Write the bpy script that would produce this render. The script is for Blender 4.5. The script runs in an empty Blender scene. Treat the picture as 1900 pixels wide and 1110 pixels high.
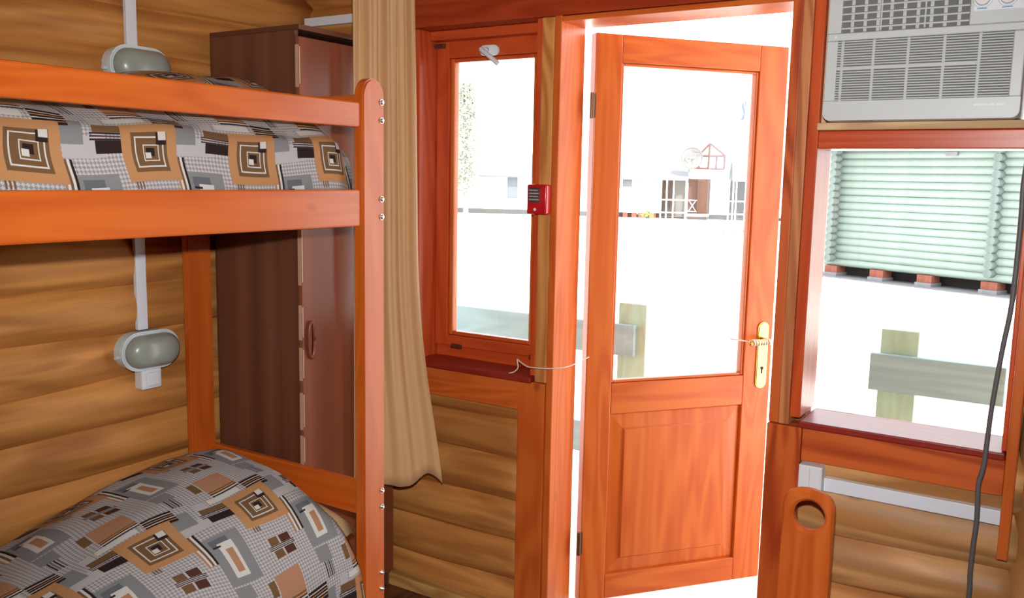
import bpy, bmesh, math, random
from mathutils import Vector, Matrix
random.seed(7)
R = math.radians
sc = bpy.context.scene
C = sc.collection

# ------------------------------------------------------------------ camera
YAW, PIT, ROLL = R(-32.191), R(-7.846), R(1.1055)
fw = Vector((math.sin(YAW)*math.cos(PIT), math.cos(YAW)*math.cos(PIT), math.sin(PIT)))
rt0 = Vector((math.cos(YAW), -math.sin(YAW), 0)); up0 = rt0.cross(fw)
rt = rt0*math.cos(ROLL) + up0*math.sin(ROLL); up = up0*math.cos(ROLL) - rt0*math.sin(ROLL)
cd = bpy.data.cameras.new('camera'); cam = bpy.data.objects.new('camera', cd); C.objects.link(cam)
M = Matrix.Identity(4)
for i in range(3):
    M[i][0], M[i][1], M[i][2] = rt[i], up[i], -fw[i]
M.translation = (0, 0, 1.56)
cam.matrix_world = M
cd.sensor_width = 36; cd.lens = 36*1646.59/1900; cd.clip_start = .02; cd.clip_end = 400
sc.camera = cam

# ------------------------------------------------------------------ sky, sun, flash, exposure
w = bpy.data.worlds.new('sky'); sc.world = w; w.use_nodes = True
bg = w.node_tree.nodes['Background']; bg.inputs[0].default_value = (.93, .97, 1, 1); bg.inputs[1].default_value = 4.6
sun = bpy.data.lights.new('sun', 'SUN'); sun.energy = 11; sun.angle = R(.6); sun.color = (1, .96, .9)
so = bpy.data.objects.new('sun', sun); C.objects.link(so)
so.rotation_euler = Vector((.6, -.25, .75)).to_track_quat('Z', 'Y').to_euler()
fl = bpy.data.lights.new('camera_flash', 'SPOT'); fl.energy = 195; fl.shadow_soft_size = .02; fl.color = (1, .985, .96)
fl.spot_size = R(98); fl.spot_blend = .8
fo = bpy.data.objects.new('camera_flash', fl); C.objects.link(fo)
fo.location = Vector((0, 0, 1.56)) + up*.13 + rt*.01 + fw*.03
fo.rotation_euler = (-fw).to_track_quat('Z', 'Y').to_euler()
vs = sc.view_settings
vs.view_transform = 'Standard'; vs.look = 'None'; vs.exposure = 0; vs.gamma = 1; vs.use_curve_mapping = False
sc.cycles.max_bounces = 8; sc.cycles.transparent_max_bounces = 12

# ------------------------------------------------------------------ node helpers and materials
def srgb(r, g, b):
    f = lambda c: (c/255)/12.92 if c/255 <= .04045 else ((c/255+.055)/1.055)**2.4
    return (f(r), f(g), f(b), 1)
class NT:
    def __init__(s, name):
        s.m = bpy.data.materials.new(name); s.m.use_nodes = True; s.t = s.m.node_tree
        s.p = s.t.nodes['Principled BSDF']; s.out = s.t.nodes['Material Output']
    def n(s, typ, **kw):
        nd = s.t.nodes.new(typ)
        for k, v in kw.items(): setattr(nd, k, v)
        return nd
    def l(s, a, b): s.t.links.new(a, b)
    def put(s, sock, v):
        if isinstance(v, bpy.types.NodeSocket): s.l(v, sock)
        else: sock.default_value = v
    def math(s, op, a, b=0, c=0):
        nd = s.n('ShaderNodeMath', operation=op)
        for i, v in enumerate((a, b, c)): s.put(nd.inputs[i], v)
        return nd.outputs[0]
    def mix(s, f, a, b, blend='MIX'):
        nd = s.n('ShaderNodeMix', data_type='RGBA', blend_type=blend)
        s.put(nd.inputs[0], f); s.put(nd.inputs[6], a); s.put(nd.inputs[7], b)
        return nd.outputs[2]
    def uv(s, sx=1, sy=1):
        u = s.n('ShaderNodeTexCoord').outputs['UV']
        mp = s.n('ShaderNodeMapping'); s.l(u, mp.inputs[0]); mp.inputs['Scale'].default_value = (sx, sy, 1)
        return mp.outputs[0]
    def obj(s, sx=1, sy=1, sz=1):
        u = s.n('ShaderNodeTexCoord').outputs['Object']
        mp = s.n('ShaderNodeMapping'); s.l(u, mp.inputs[0]); mp.inputs['Scale'].default_value = (sx, sy, sz)
        return mp.outputs[0]
    def noise(s, vec, scale=1, detail=4, rough=.55, dist=0):
        nd = s.n('ShaderNodeTexNoise'); s.l(vec, nd.inputs['Vector'])
        nd.inputs['Scale'].default_value = scale; nd.inputs['Detail'].default_value = detail
        nd.inputs['Roughness'].default_value = rough; nd.inputs['Distortion'].default_value = dist
        return nd.outputs[0]
    def ramp(s, f, *stops):
        nd = s.n('ShaderNodeValToRGB'); e = nd.color_ramp.elements
        while len(e) < len(stops): e.new(.5)
        for el, (p, c) in zip(e, stops): el.position = p; el.color = c
        s.l(f, nd.inputs[0]); return nd.outputs[0]
    def bump(s, h, strength=.2, dist=.002):
        nd = s.n('ShaderNodeBump'); nd.inputs['Strength'].default_value = strength; nd.inputs['Distance'].default_value = dist
        s.l(h, nd.inputs['Height']); s.l(nd.outputs[0], s.p.inputs['Normal'])
def plain(name, col, rough=.5, metal=0, spec=.5, coat=0, var=0):
    t = NT(name)
    if var:
        n = t.noise(t.obj(), 9, 5)
        d = tuple(c*(1-var) for c in col[:3])+(1,)
        t.put(t.p.inputs['Base Color'], t.ramp(n, (.35, d), (.65, col)))
    else: t.p.inputs['Base Color'].default_value = col
    t.p.inputs['Roughness'].default_value = rough; t.p.inputs['Metallic'].default_value = metal
    t.p.inputs['Specular IOR Level'].default_value = spec; t.p.inputs['Coat Weight'].default_value = coat
    return t.m
def wood(name, light, dark, knot, rough=.38, ring=24, ringmix=.45, knots=.55, mottle=0, mcol=None, bump=.15, spec=.4, grain=38):
    t = NT(name)
    fine = t.noise(t.uv(1.6, grain), 1, 6, .6)
    low = t.noise(t.uv(.7, 5), 1, 2, .5, .6)
    rings = t.math('MULTIPLY_ADD', t.math('SINE', t.math('MULTIPLY', low, ring*2.2)), .5, .5)
    g = t.math('ADD', t.math('MULTIPLY', fine, 1-ringmix), t.math('MULTIPLY', rings, ringmix))
    col = t.ramp(g, (.28, dark), (.68, light))
    if mottle:
        mm = t.ramp(t.noise(t.uv(1.0, 6.5), 1.4, 6, .65, .5), (.42, (0, 0, 0, 1)), (.72, (1, 1, 1, 1)))
        col = t.mix(t.math('MULTIPLY', mm, mottle), col, mcol)
    vo = t.n('ShaderNodeTexVoronoi'); t.l(t.uv(2.1, 4.2), vo.inputs['Vector']); vo.inputs['Scale'].default_value = 1.3
    d = t.math('ADD', vo.outputs['Distance'], t.math('MULTIPLY', t.math('SUBTRACT', low, .5), .08))
    sep = t.n('ShaderNodeSeparateColor'); t.l(vo.outputs['Color'], sep.inputs[0])
    on = t.math('LESS_THAN', sep.outputs[0], knots)
    k = t.ramp(d, (.045, (1, 1, 1, 1)), (.11, (0, 0, 0, 1)))
    col = t.mix(t.math('MULTIPLY', t.math('MULTIPLY', k, on), .8), col, knot)
    t.put(t.p.inputs['Base Color'], col)
    t.p.inputs['Roughness'].default_value = rough; t.p.inputs['Specular IOR Level'].default_value = spec
    t.bump(g, bump, .001)
    return t.m
MAT = {}
MAT['orange'] = wood('orange_stained_pine', srgb(212, 108, 44), srgb(194, 87, 31), srgb(108, 42, 18), .34, ringmix=.3)
MAT['bed'] = wood('orange_stained_bed_pine', srgb(204, 100, 29), srgb(190, 84, 20), srgb(140, 54, 18), .34, ringmix=.3, knots=.2, spec=.55)
MAT['door'] = wood('orange_stained_door_pine', srgb(202, 102, 40), srgb(184, 81, 27), srgb(104, 42, 18), .32, ringmix=.32)
MAT['header'] = wood('shaded_red_stained_pine', srgb(172, 66, 32), srgb(148, 50, 22), srgb(80, 26, 12), .34, ringmix=.3, knots=.3)  # red stain made darker: the header's shade is put into the colour
MAT['worn'] = wood('worn_bare_pine', srgb(206, 134, 86), srgb(170, 98, 56), srgb(110, 60, 34), .38, ringmix=.35, knots=.3)
MAT['red'] = wood('red_stained_pine', srgb(204, 86, 40), srgb(182, 66, 28), srgb(96, 32, 14), .32, ringmix=.3, knots=.35)
MAT['casing'] = wood('brown_orange_pine', srgb(205, 98, 42), srgb(165, 64, 22), srgb(84, 32, 14), .4)
MAT['natural'] = wood('bare_pine', srgb(214, 150, 82), srgb(180, 112, 54), srgb(120, 66, 30), .55, knots=.3)
MAT['shelf'] = wood('pale_bare_pine', srgb(214, 180, 140), srgb(188, 150, 108), srgb(140, 100, 60), .6, knots=.15)
MAT['log'] = wood('round_pine_log', srgb(216, 150, 80), srgb(172, 110, 52), srgb(92, 50, 22), .55, ring=16, ringmix=.3, knots=.4, mottle=.42, mcol=srgb(136, 92, 48), bump=.35, grain=30)
MAT['oldlog'] = wood('weathered_pine_log', srgb(228, 172, 110), srgb(184, 128, 72), srgb(110, 70, 38), .5, ring=14, ringmix=.55, knots=.3, mottle=.75, mcol=srgb(146, 114, 84), bump=.35, grain=16)
MAT['sill'] = wood('dark_red_gloss_sill', srgb(156, 46, 34), srgb(130, 34, 26), srgb(70, 20, 14), .36, ringmix=.25, knots=.2, spec=.45)
MAT['floor'] = wood('brown_floorboard', srgb(112, 66, 40), srgb(82, 46, 28), srgb(50, 26, 14), .4, knots=.2)
MAT['base'] = wood('pale_skirting_pine', srgb(206, 160, 96), srgb(176, 126, 70), srgb(120, 76, 40), .55, knots=.2)
def laminate(name, a, b, c, rough):
    t = NT(name)
    o = t.uv(.12, 11)
    col = t.ramp(t.noise(o, 1, 2, .5), (.38, a), (.5, b), (.62, c))
    f = t.noise(t.uv(.8, 90), 1, 5, .6)
    col = t.mix(t.math('MULTIPLY', f, .35), col, tuple(x*.55 for x in a[:3])+(1,))
    t.put(t.p.inputs['Base Color'], col); t.p.inputs['Roughness'].default_value = rough
    return t.m
MAT['ward'] = laminate('brown_laminate', srgb(96, 56, 38), srgb(112, 66, 46), srgb(124, 76, 54), .42)
MAT['wdoor'] = laminate('reddish_laminate', srgb(124, 66, 42), srgb(138, 74, 50), srgb(150, 88, 62), .3)
MAT['white'] = plain('white_plastic', srgb(228, 232, 238), .4)
MAT['cable_white'] = plain('white_cable_duct', srgb(226, 232, 242), .4)
MAT['ac'] = plain('off_white_plastic', srgb(200, 206, 207), .38)
MAT['ac_slat'] = plain('off_white_grille', srgb(192, 196, 194), .45)
MAT['ac_dark'] = plain('grey_grille_recess', srgb(112, 114, 112), .8)
MAT['blue'] = plain('blue_print', srgb(90, 160, 205), .5)
MAT['greyprint'] = plain('grey_print', srgb(170, 176, 184), .5)
MAT['lampglass'] = plain('grey_frosted_glass', srgb(150, 157, 148), .3, coat=.2)
MAT['lampbase'] = plain('pale_blue_grey_plastic', srgb(208, 222, 226), .35)
MAT['steel'] = plain('bright_steel', (.75, .76, .78, 1), .22, 1)
MAT['darkmetal'] = plain('dark_hinge_metal', srgb(122, 92, 70), .4, .8)
MAT['brass'] = plain('polished_brass', srgb(232, 196, 110), .2, 1)
MAT['black'] = plain('black_hole', srgb(18, 16, 14), .7)
MAT['handle'] = plain('bronze_brown_plastic', srgb(120, 62, 42), .3)
MAT['strip'] = plain('pale_edge_banding', srgb(204, 166, 140), .4, var=.2)
MAT['alarm'] = plain('red_plastic', srgb(190, 18, 30), .25, coat=.4)
MAT['alarm_dark'] = plain('dark_grey_label', srgb(58, 62, 68), .35)
MAT['cream'] = plain('cream_cotton', srgb(228, 200, 150), .85, var=.12)
MAT['mattress'] = plain('grey_ticking', srgb(150, 140, 130), .9)
MAT['string'] = plain('white_string', srgb(226, 214, 204), .8)
MAT['cable'] = plain('grey_rubber_cable', srgb(96, 94, 94), .5)
MAT['roofdark'] = plain('added_roof_brown', srgb(120, 90, 60), .8)
MAT['plaster'] = plain('inner_board', srgb(190, 140, 90), .7)

def ground_mat():
    t = NT('pale_sand')
    n = t.noise(t.obj(), .8, 6); n2 = t.noise(t.obj(), 25, 4)
    t.put(t.p.inputs['Base Color'], t.ramp(t.math('MULTIPLY_ADD', n2, .3, t.math('MULTIPLY', n, .7)), (.35, srgb(222, 219, 212)), (.65, srgb(236, 234, 229))))
    t.p.inputs['Roughness'].default_value = .95; t.bump(n2, .3, .02); return t.m
MAT['ground'] = ground_mat()
MAT['green'] = plain('pale_green_paint', srgb(134, 148, 140), .6, var=.1)
MAT['green_end'] = plain('pale_green_log_end', srgb(106, 118, 114), .8, var=.25)
MAT['railgreen'] = wood('faded_green_board', srgb(141, 167, 172), srgb(129, 154, 160), srgb(106, 118, 116), .7, knots=.3, ringmix=.3)
MAT['brick'] = plain('red_brick', srgb(138, 78, 62), .85, var=.35)
MAT['concrete'] = plain('grey_concrete', srgb(128, 126, 130), .9, var=.2)
MAT['darkgap'] = plain('painted_gap_shade', srgb(52, 46, 46), 1, var=.4)  # shade of the gap below the log cabin, as a colour
MAT['whitewash'] = plain('whitewashed_boards', srgb(240, 238, 236), .8)
MAT['roofblue'] = plain('pale_blue_roofing', srgb(102, 108, 117), .6)
MAT['farbrown'] = plain('brown_door_wood', srgb(72, 40, 28), .7, var=.2)
MAT['farpink'] = plain('faded_maroon_timber', srgb(84, 54, 54), .8)
MAT['fargrey'] = plain('dark_grey_panel', srgb(58, 55, 57), .8, var=.2)  # darker grey for the far bases, recesses and step
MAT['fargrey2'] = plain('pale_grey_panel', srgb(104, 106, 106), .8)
MAT['leaf'] = plain('pale_olive_leaf', srgb(170, 170, 156), .7, var=.3)
MAT['bark'] = plain('grey_bark', srgb(150, 144, 136), .9, var=.3)
MAT['yellow'] = plain('yellow_flower', srgb(150, 142, 88), .8, var=.3)
MAT['mint'] = wood('mint_green_post', srgb(158, 186, 168), srgb(146, 172, 154), srgb(110, 130, 116), .7, knots=.2, ringmix=.3)
MAT['deck'] = plain('pale_concrete_deck', srgb(206, 200, 192), .9, var=.1)
MAT['dish'] = plain('pale_dish_metal', srgb(118, 119, 122), .6)
MAT['flag'] = plain('faded_blue_cloth', srgb(96, 110, 150), .8)

def glass_mat(name='window_glass', refl=1.0, tint=(.985, .99, .985, 1)):
    m = bpy.data.materials.new(name); m.use_nodes = True; t = m.node_tree; t.nodes.clear()
    o = t.nodes.new('ShaderNodeOutputMaterial'); mx = t.nodes.new('ShaderNodeMixShader')
    tr = t.nodes.new('ShaderNodeBsdfTransparent'); gl = t.nodes.new('ShaderNodeBsdfGlossy'); fr = t.nodes.new('ShaderNodeFresnel')
    tr.inputs[0].default_value = tint; gl.inputs['Roughness'].default_value = .01; fr.inputs[0].default_value = 1.45
    mu = t.nodes.new('ShaderNodeMath'); mu.operation = 'MULTIPLY'; mu.inputs[1].default_value = refl
    t.links.new(fr.outputs[0], mu.inputs[0])
    t.links.new(mu.outputs[0], mx.inputs[0]); t.links.new(tr.outputs[0], mx.inputs[1]); t.links.new(gl.outputs[0], mx.inputs[2]); t.links.new(mx.outputs[0], o.inputs[0])
    return m
MAT['glass'] = glass_mat()

def curtain_mat():
    t = NT('golden_beige_curtain')
    a = t.noise(t.uv(26, 1.0), 1, 3, .5); b = t.noise(t.uv(300, 300), 1, 2)
    f = t.math('MULTIPLY_ADD', b, .3, t.math('MULTIPLY', a, .7))
    t.put(t.p.inputs['Base Color'], t.ramp(f, (.3, srgb(212, 168, 116)), (.7, srgb(226, 186, 134))))
    t.p.inputs['Roughness'].default_value = .55; t.p.inputs['Sheen Weight'].default_value = .3
    tl = t.n('ShaderNodeBsdfTranslucent'); tl.inputs[0].default_value = srgb(210, 160, 90)
    mx = t.n('ShaderNodeMixShader'); mx.inputs[0].default_value = .12
    t.l(t.p.outputs[0], mx.inputs[1]); t.l(tl.outputs[0], mx.inputs[2]); t.l(mx.outputs[0], t.out.inputs[0])
    t.bump(b, .3, .001); return t.m
MAT['curtain'] = curtain_mat()

# patchwork bedspread: woven rectangles repeating every U x V metres
U, V = .285, .40
def spread_mat():
    t = NT('patchwork_bedspread')
    s = t.n('ShaderNodeSeparateXYZ'); t.l(t.uv(), s.inputs[0])
    u = t.math('MULTIPLY', t.math('FRACT', t.math('DIVIDE', s.outputs[0], U)), U)
    v = t.math('MULTIPLY', t.math('FRACT', t.math('DIVIDE', s.outputs[1], V)), V)
    pal = {'lg': srgb(186, 183, 184), 'wh': srgb(212, 210, 205), 'mg': srgb(134, 136, 138), 'dg': srgb(104, 106, 112),
           'tan': srgb(188, 138, 94), 'tn2': srgb(178, 132, 102), 'br': srgb(118, 88, 60), 'bk': srgb(48, 36, 36), 'mr': srgb(84, 52, 44)}
    ck = t.n('ShaderNodeTexChecker'); mp = t.n('ShaderNodeMapping'); t.l(t.uv(), mp.inputs[0]); mp.inputs['Rotation'].default_value = (0, 0, R(45))
    t.l(mp.outputs[0], ck.inputs[0]); ck.inputs['Scale'].default_value = 150
    ck.inputs[1].default_value = srgb(194, 191, 191); ck.inputs[2].default_value = srgb(150, 146, 148)
    col = ck.outputs[0]
    rects = []
    SQ = [.83, .87]
    def q(cu, cv, w_, h_, c): rects.append((cu, cv*SQ[0], w_, h_*SQ[1], c))
    # light bands and grey grounds
    q(.115, .012, .085, .05, 'lg'); q(.16, .05, .03, .12, 'lg'); q(-.05, .10, .10, .022, 'wh')
    q(.085, .055, .075, .07, 'mg')                       # grey patch upper right of the square
    q(.138, -.145, .10, .17, 'mg'); q(.125, -.085, .05, .03, 'dg')
    q(.136, -.15, .042, .115, 'wh'); q(.138, -.155, .02, .075, 'tn2'); q(.112, -.10, .022, .006, 'bk')
    # stripes left of the grey block
    for i, c in enumerate(('tn2', 'wh', 'br', 'wh', 'bk')): q(.062+i*.0062, -.085, .0062, .13, c)
    # brown four-part block
    q(0, -.172, .075, .075, 'lg')
    q(-.020, -.150, .030, .028, 'br'); q(.018, -.150, .034, .028, 'mr'); q(-.020, -.198, .030, .028, 'br'); q(.018, -.198, .034, .028, 'mr')
    for i in range(3): q(.0, -.167-i*.006, .085, .003, 'bk' if i % 2 == 0 else 'mr')
    # black block with stripes and brown block beside the square
    q(-.105, .062, .07, .026, 'br')
    for i in range(3): q(-.105, .046-i*.008, .085, .004, 'bk' if i != 1 else 'mr')
    q(-.103, .012, .064, .030, 'bk')
    # tan block with stripes
    q(-.03, .185, .09, .075, 'tn2')
    for i, c in enumerate(('br', 'tan', 'mr', 'wh', 'bk')): q(-.03, .142-i*.006, .09, .006, c)
    q(-.09, .19, .022, .05, 'br')
    # black striped block
    q(.055, .095, .075, .056, 'bk')
    for i in range(4): q(.055, .112-i*.011, .075, .0035, 'wh' if i % 2 == 0 else 'tan')
    for i in range(4): q(.105+i*.008, .165, .004, .07, 'bk' if i % 2 == 0 else 'dg')
    q(.115, .215, .05, .05, 'mg')
    for i in range(3): q(-.055+i*.008, -.085, .004, .03, 'br')
    SQ[:] = [1, 1]
    # the concentric square
    q(0, 0, .142, .134, 'tan'); q(.0, -.002, .092, .090, 'br'); q(0, -.002, .075, .071, 'wh'); q(0, -.002, .068, .064, 'br')
    q(.004, -.004, .041, .039, 'wh'); q(.004, -.004, .036, .034, 'br'); q(.002, -.002, .022, .020, 'bk'); q(-.004, -.010, .015, .014, 'wh')
    q(.031, .028, .026, .026, 'bk'); q(.034, .034, .020, .018, 'wh')
    cu0, cv0 = .14, .20
    for (cu, cv, w_, h_, c) in rects:
        for du in (-U, 0, U):
            for dv in (-V, 0, V):
                x, y = cu+cu0+du, cv+cv0+dv
                if x+w_/2 <= 0 or x-w_/2 >= U or y+h_/2 <= 0 or y-h_/2 >= V: continue
                a = t.math('COMPARE', u, x, w_/2); b = t.math('COMPARE', v, y, h_/2)
                col = t.mix(t.math('MULTIPLY', a, b), col, pal[c])
    wv = t.noise(t.uv(900, 900), 1, 1)
    col = t.mix(.38, col, t.ramp(wv, (.3, (.3, .3, .3, 1)), (.7, (1, 1, 1, 1))), 'MULTIPLY')
    t.put(t.p.inputs['Base Color'], col); t.p.inputs['Roughness'].default_value = .95; t.p.inputs['Specular IOR Level'].default_value = .1
    return t.m
MAT['spread'] = spread_mat()

# ------------------------------------------------------------------ mesh helpers
ORG = {}          # world (or local-root) origin of every object
def box(bm, x0, x1, y0, y1, z0, z1, bev=.003, seg=2):
    vs_ = [bm.verts.new((x, y, z)) for x in (x0, x1) for y in (y0, y1) for z in (z0, z1)]
    fs = [bm.faces.new([vs_[i] for i in f]) for f in ((0, 1, 3, 2), (4, 6, 7, 5), (0, 4, 5, 1), (2, 3, 7, 6), (0, 2, 6, 4), (1, 5, 7, 3))]
    if bev:
        es = list({e for f in fs for e in f.edges})
        bmesh.ops.bevel(bm, geom=es, offset=bev, segments=seg, affect='EDGES', profile=.5)
def prism(bm, pts, axis, a0, a1, bev=0):
    """extrude a 2D outline (list of (p,q)) along axis; axis x:(p,q)=(y,z) y:(x,z) z:(x,y)"""
    def mk(p, q, a):
        return {'x': (a, p, q), 'y': (p, a, q), 'z': (p, q, a)}[axis]
    A = [bm.verts.new(mk(p, q, a0)) for p, q in pts]; B = [bm.verts.new(mk(p, q, a1)) for p, q in pts]
    n = len(pts); fs = [bm.faces.new(A), bm.faces.new(B[::-1])]
    for i in range(n): fs.append(bm.faces.new((A[i], B[i], B[(i+1) % n], A[(i+1) % n])))
    bmesh.ops.recalc_face_normals(bm, faces=fs)
    if bev:
        es = [e for e in fs[0].edges] + [e for e in fs[1].edges]
        bmesh.ops.bevel(bm, geom=es, offset=bev, segments=2, affect='EDGES')
def cyl(bm, p, q, r0, r1=None, n=16, cap=True):
    r1 = r0 if r1 is None else r1
    p, q = Vector(p), Vector(q); d = (q-p).normalized()
    a = d.orthogonal().normalized(); b = d.cross(a)
    A = [bm.verts.new(p+(a*math.cos(2*math.pi*i/n)+b*math.sin(2*math.pi*i/n))*r0) for i in range(n)]
    B = [bm.verts.new(q+(a*math.cos(2*math.pi*i/n)+b*math.sin(2*math.pi*i/n))*r1) for i in range(n)]
    for i in range(n): bm.faces.new((A[i], A[(i+1) % n], B[(i+1) % n], B[i]))
    if cap: bm.faces.new(A[::-1]); bm.faces.new(B)
def tube(bm, pts, r, n=8):
    pts = [Vector(p) for p in pts]; rings = []
    for i, p in enumerate(pts):
        d = (pts[min(i+1, len(pts)-1)]-pts[max(i-1, 0)]).normalized()
        a = d.cross(Vector((.31, .2, .93))).normalized(); b = d.cross(a)
        rings.append([bm.verts.new(p+(a*math.cos(2*math.pi*k/n)+b*math.sin(2*math.pi*k/n))*r) for k in range(n)])
    for A, B in zip(rings, rings[1:]):
        for k in range(n): bm.faces.new((A[k], A[(k+1) % n], B[(k+1) % n], B[k]))
    bm.faces.new(rings[0][::-1]); bm.faces.new(rings[-1])
def smooth_path(pts, n=6):
    P = [Vector(p) for p in pts]; out = []
    for i in range(len(P)-1):
        p0, p1, p2, p3 = P[max(i-1, 0)], P[i], P[i+1], P[min(i+2, len(P)-1)]
        for k in range(n):
            t = k/n
            out.append(.5*((2*p1)+(p2-p0)*t+(2*p0-5*p1+4*p2-p3)*t*t+(3*p1-p0-3*p2+p3)*t**3))
    return out+[P[-1]]
def uvgrain(bm, g):
    lay = bm.loops.layers.uv.verify(); ax = 'xyz'.index(g)
    ou, ov = random.random()*7, random.random()*7
    for f in bm.faces:
        n = [abs(c) for c in f.normal]; d = n.index(max(n))
        rest = [i for i in range(3) if i != ax]
        if d == ax: iu, iv = rest
        else:
            iu = ax; iv = [i for i in rest if i != d][0]
        for l in f.loops: l[lay].uv = (l.vert.co[iu]+ou, l.vert.co[iv]+ov+.37*d)
def tagp(o, label=None, cat=None, group=None, kind=None):
    for k, v in (('label', label), ('category', cat), ('group', group), ('kind', kind)):
        if v: o[k] = v
    return o
def root(name, loc, rz=0, label=None, cat=None, group=None, kind=None):
    o = bpy.data.objects.new(name, None); C.objects.link(o); o.location = loc; o.rotation_euler = (0, 0, rz); o.empty_display_size = .1
    ORG[o.name] = Vector((0, 0, 0)) if rz else Vector(loc)
    return tagp(o, label, cat, group, kind)
def obj(name, bm, mat, parent=None, grain=None, smooth=False, label=None, cat=None, group=None, kind=None, local=False):
    bm.normal_update()
    if grain: uvgrain(bm, grain)
    xs = [v.co for v in bm.verts]
    c = Vector([(min(v[i] for v in xs)+max(v[i] for v in xs))/2 for i in range(3)])
    c.z = min(v.z for v in xs)
    if parent is not None and parent.type == 'EMPTY' and local: pass
    bmesh.ops.translate(bm, verts=bm.verts, vec=-c)
    me = bpy.data.meshes.new(name); bm.to_mesh(me); bm.free()
    me.materials.append(MAT[mat] if isinstance(mat, str) else mat)
    if smooth:
        for p in me.polygons: p.use_smooth = True
    o = bpy.data.objects.new(name, me); C.objects.link(o)
    ORG[o.name] = c
    o.location = c - (ORG[parent.name] if parent else Vector((0, 0, 0)))
    if parent: o.parent = parent
    return tagp(o, label, cat, group, kind)
def bx(name, mat, parent, x0, x1, y0, y1, z0, z1, grain='x', bev=.003, **kw):
    bm = bmesh.new(); box(bm, x0, x1, y0, y1, z0, z1, bev); return obj(name, bm, mat, parent, grain, **kw)
def autosmooth(o, ang=35):
    for p in o.data.polygons: p.use_smooth = True
    try: o.data.set_sharp_from_angle(angle=R(ang))
    except Exception: pass
    return o
def log(name, mat, parent, p, q, r, n=18, seg=14, wob=.004, cap=True, **kw):
    p, q = Vector(p), Vector(q); d = (q-p); L = d.length; d.normalize()
    a = Vector((0, 0, 1)) if abs(d.z) < .5 else Vector((1, 0, 0)); b = d.cross(a)
    bm = bmesh.new(); lay = bm.loops.layers.uv.verify(); rings = []
    ph = [random.random()*6.28 for _ in range(6)]; ou, ov = random.random()*9, random.random()*9
    for i in range(seg+1):
        s = L*i/seg
        rr = r + wob*math.sin(s*3.1+ph[0]) + wob*.6*math.sin(s*8.3+ph[1])
        c = p+d*s + a*(wob*.7*math.sin(s*2.3+ph[2])) + b*(wob*.7*math.sin(s*3.7+ph[3]))
        rings.append([bm.verts.new(c+(a*math.cos(2*math.pi*k/n)+b*math.sin(2*math.pi*k/n))*(rr+wob*.4*math.sin(3*k*2*math.pi/n+ph[4]+s*1.7))) for k in range(n)])
    for i in range(seg):
        for k in range(n):
            f = bm.faces.new((rings[i][k], rings[i+1][k], rings[i+1][(k+1) % n], rings[i][(k+1) % n])); f.smooth = True
            for l, (ii, kk) in zip(f.loops, ((i, k), (i+1, k), (i+1, k+1), (i, k+1))):
                l[lay].uv = (L*ii/seg+ou, kk/n*2*math.pi*r+ov)
    if cap: bm.faces.new(rings[0]); bm.faces.new(rings[-1][::-1])
    return obj(name, bm, mat, parent, **kw)

# ------------------------------------------------------------------ room shell
F = 2.54                                  # face of the boards on the front wall
fl_ = bx('floor', 'floor', None, -2.75, 1.7, -2.3, 2.69, -.10, -.012, bev=0, kind='structure')
for i in range(14):                       # floorboards along the front wall, the ones in sight
    x0 = -2.55+i*.115
    bx('plank', 'floor', fl_, x0, x0+.112, .2, 2.56, -.012, 0, grain='y', bev=.002)
bx('ceiling', 'plaster', None, -2.75, 1.7, -2.3, 2.69, 2.52, 2.62, bev=0, kind='structure')
bx('wall_back', 'plaster', None, -2.75, 1.7, -2.3, -2.2, 0, 2.52, bev=0, kind='structure')
bx('wall_right', 'plaster', None, 1.6, 1.7, -2.2, 2.69, 0, 2.52, bev=0, kind='structure')
wl = bx('wall_left', 'log', None, -2.75, -2.66, -2.2, 2.69, 0, 2.52, grain='y', bev=0, kind='structure')
for k in range(17):
    z = .074+.148*k
    log('log', 'log', wl, (-2.662, -.4, z), (-2.662, 2.60, z), .110, n=24)
bm = bmesh.new()
YB0, YB1 = 2.64, 2.69
for (x0, x1, z0, z1) in ((-2.66, -2.02, 0, 2.52), (-2.02, -1.51, 0, .868), (-1.51, -1.44, 0, 2.52), (-2.02, -1.51, 2.05, 2.52),
                         (-1.44, -.69, 2.07, 2.52), (-.69, -.62, 0, 2.52), (-.62, -.095, 0, .866), (-.62, -.095, 2.10, 2.52),
                         (-.62, -.095, 1.66, 1.715), (-.095, 1.6, 0, 2.52)):
    box(bm, x0, x1, YB0, YB1, z0, z1, 0)
wf = obj('wall_front', bm, 'plaster', None, 'x', kind='structure')
for k in range(17):                       # logs left of and below the first window
    z = .043+.148*k
    log('log', 'log', wf, (-2.60, 2.635, z), (-1.53 if z < .8 or z > 2.3 else -2.04, 2.635, z), .0905, n=20)
for k in range(6):                        # logs below the second window
    z = .043+.148*k
    log('log', 'oldlog' if k in (3, 4, 5) else 'log', wf, (-.66, 2.635, z), (-.05, 2.635, z), .0905, n=20, wob=.006)
log('corner_post', 'oldlog', wf, (.03, 2.62, 0), (.03, 2.62, 2.5), .10, n=24, wob=.004)

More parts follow.
